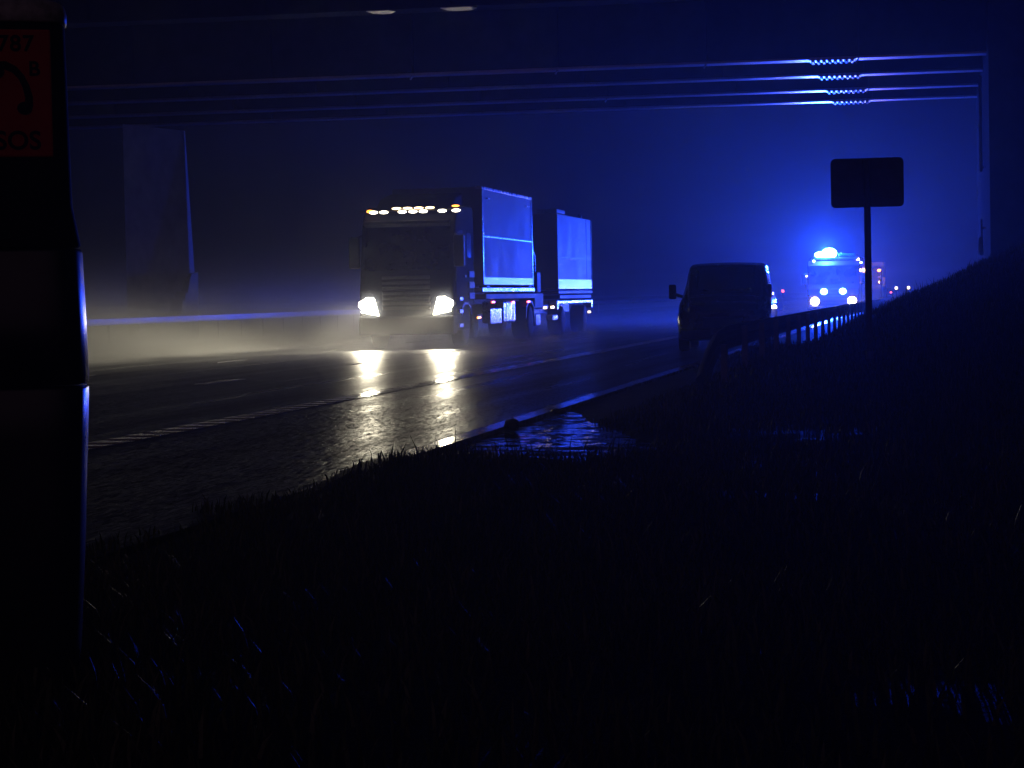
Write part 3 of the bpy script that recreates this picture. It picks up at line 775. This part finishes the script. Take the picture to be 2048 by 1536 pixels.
warning_lamp((-9.82, 150, 0), M['lampred'], 1.28, 'lone red warning lamp on a post, just right of the van')
warning_lamp((-2.5, 150, terrain(-2.5, 150)), M['lampwarm'], 1.33-terrain(-2.5, 150), 'pale warning lamp beyond the lorry, nearer to the sign post')
warning_lamp((-1.72, 150, terrain(-1.72, 150)), M['lampwarm'], max(.5, 1.34-terrain(-1.72, 150)), 'pale warning lamp beyond the lorry, nearer to the dark bank')

# ------------------------------------------------------------------ air
def haze():
    m = bpy.data.materials.new('haze_air'); m.use_nodes = True; nt = m.node_tree; nt.nodes.clear()
    o = N(nt, 'ShaderNodeOutputMaterial'); v = N(nt, 'ShaderNodeVolumePrincipled')
    v.inputs['Color'].default_value = (.9, .9, .92, 1); v.inputs['Density'].default_value = .00122; v.inputs['Anisotropy'].default_value = .78
    nt.links.new(v.outputs[0], o.inputs['Volume'])
    tag(MB().box(-920, 920, -70, 1210, -1.4, 11).build('haze', m), 'rain haze filling the night air', kind='stuff')
    # spray thrown up round the lorry
    m = bpy.data.materials.new('spray_air'); m.use_nodes = True; nt = m.node_tree; nt.nodes.clear()
    o = N(nt, 'ShaderNodeOutputMaterial'); v = N(nt, 'ShaderNodeVolumePrincipled')
    v.inputs['Color'].default_value = (.9, .9, .9, 1); v.inputs['Anisotropy'].default_value = .3
    tc = N(nt, 'ShaderNodeTexCoord'); sp = N(nt, 'ShaderNodeSeparateXYZ'); nt.links.new(tc.outputs['Object'], sp.inputs[0])
    n = N(nt, 'ShaderNodeTexNoise'); n.inputs['Scale'].default_value = .35; n.inputs['Detail'].default_value = 3
    nt.links.new(tc.outputs['Object'], n.inputs[0])
    def mul(a, b_):
        q = N(nt, 'ShaderNodeMath', operation='MULTIPLY')
        nt.links.new(a, q.inputs[0])
        if isinstance(b_, (int, float)): q.inputs[1].default_value = b_
        else: nt.links.new(b_, q.inputs[1])
        return q.outputs[0]
    e = N(nt, 'ShaderNodeMath', operation='EXPONENT'); nt.links.new(mul(sp.outputs[2], -1/.40), e.inputs[0])
    def sstep(v_, a, b_):
        q = N(nt, 'ShaderNodeMapRange', interpolation_type='SMOOTHSTEP'); q.inputs[1].default_value = a; q.inputs[2].default_value = b_
        nt.links.new(v_, q.inputs[0]); return q.outputs[0]
    d = mul(e.outputs[0], maprange(nt, n.outputs['Fac'], .32, .68, .15, 1.3))
    px_ = maprange(nt, sp.outputs[0], -15.5, -19.5, .10, 2.4)
    q = N(nt, 'ShaderNodeMath', operation='MAXIMUM'); nt.links.new(px_, q.inputs[0]); nt.links.new(mul(sstep(sp.outputs[1], 60, 72), .22), q.inputs[1])
    d = mul(d, q.outputs[0])
    d = mul(d, sstep(sp.outputs[1], 36, 45)); d = mul(d, sstep(sp.outputs[1], 108, 80))
    d = mul(d, sstep(sp.outputs[0], -6.0, -8.5)); d = mul(d, sstep(sp.outputs[0], -30, -25)); d = mul(d, sstep(sp.outputs[2], 4.0, 2.5))
    nt.links.new(mul(d, .55), v.inputs['Density']); nt.links.new(v.outputs[0], o.inputs['Volume'])
    m.cycles.volume_step_rate = .1
    tag(MB().box(-30, -6.0, 36, 108, .05, 4.0).build('haze', m), 'bright spray thrown up round the oncoming lorry', kind='stuff')
haze()

# ------------------------------------------------------------------ night sky
w = bpy.data.worlds.new('World'); sc.world = w; w.use_nodes = True; nt = w.node_tree
bg = nt.nodes['Background']; tc = N(nt, 'ShaderNodeTexCoord'); sp = N(nt, 'ShaderNodeSeparateXYZ')
nt.links.new(tc.outputs['Generated'], sp.inputs[0])
# darkest ahead, an added, unseen glow behind the camera fills plate and pier
rp = ramp(nt, maprange(nt, sp.outputs[1], -1, 1, 0, 1), [(.0, (.019, .010, .015)), (.4, (.0008, .0009, .002)), (1, (.0006, .0007, .003))])
nt.links.new(rp, bg.inputs['Color']); bg.inputs['Strength'].default_value = 1

# ------------------------------------------------------------------ camera
cam = bpy.data.cameras.new('camera'); co = bpy.data.objects.new('camera', cam); C.objects.link(co); sc.camera = co
cam.sensor_width = 36; cam.lens = 36*4557/2048; cam.clip_end = 3000; cam.clip_start = .05
co.matrix_world = Matrix.Translation((0, 0, 1.25)) @ Matrix.Rotation(R(10.56612), 4, 'Z') @ Matrix.Rotation(R(90-2.18695), 4, 'X') @ Matrix.Rotation(-.02, 4, 'Z')
sc.view_settings.view_transform = 'Standard'; sc.view_settings.look = 'None'
sc.view_settings.exposure = 0; sc.view_settings.gamma = 1
cy = sc.cycles
cy.max_bounces = 6; cy.diffuse_bounces = 2; cy.glossy_bounces = 3; cy.transmission_bounces = 2; cy.volume_bounces = 0
cy.sample_clamp_indirect = 2; cy.sample_clamp_direct = 0
cy.use_denoising = True; cy.use_adaptive_sampling = True; cy.adaptive_threshold = .01
cy.caustics_reflective = False; cy.caustics_refractive = False
cy.volume_max_steps = 256
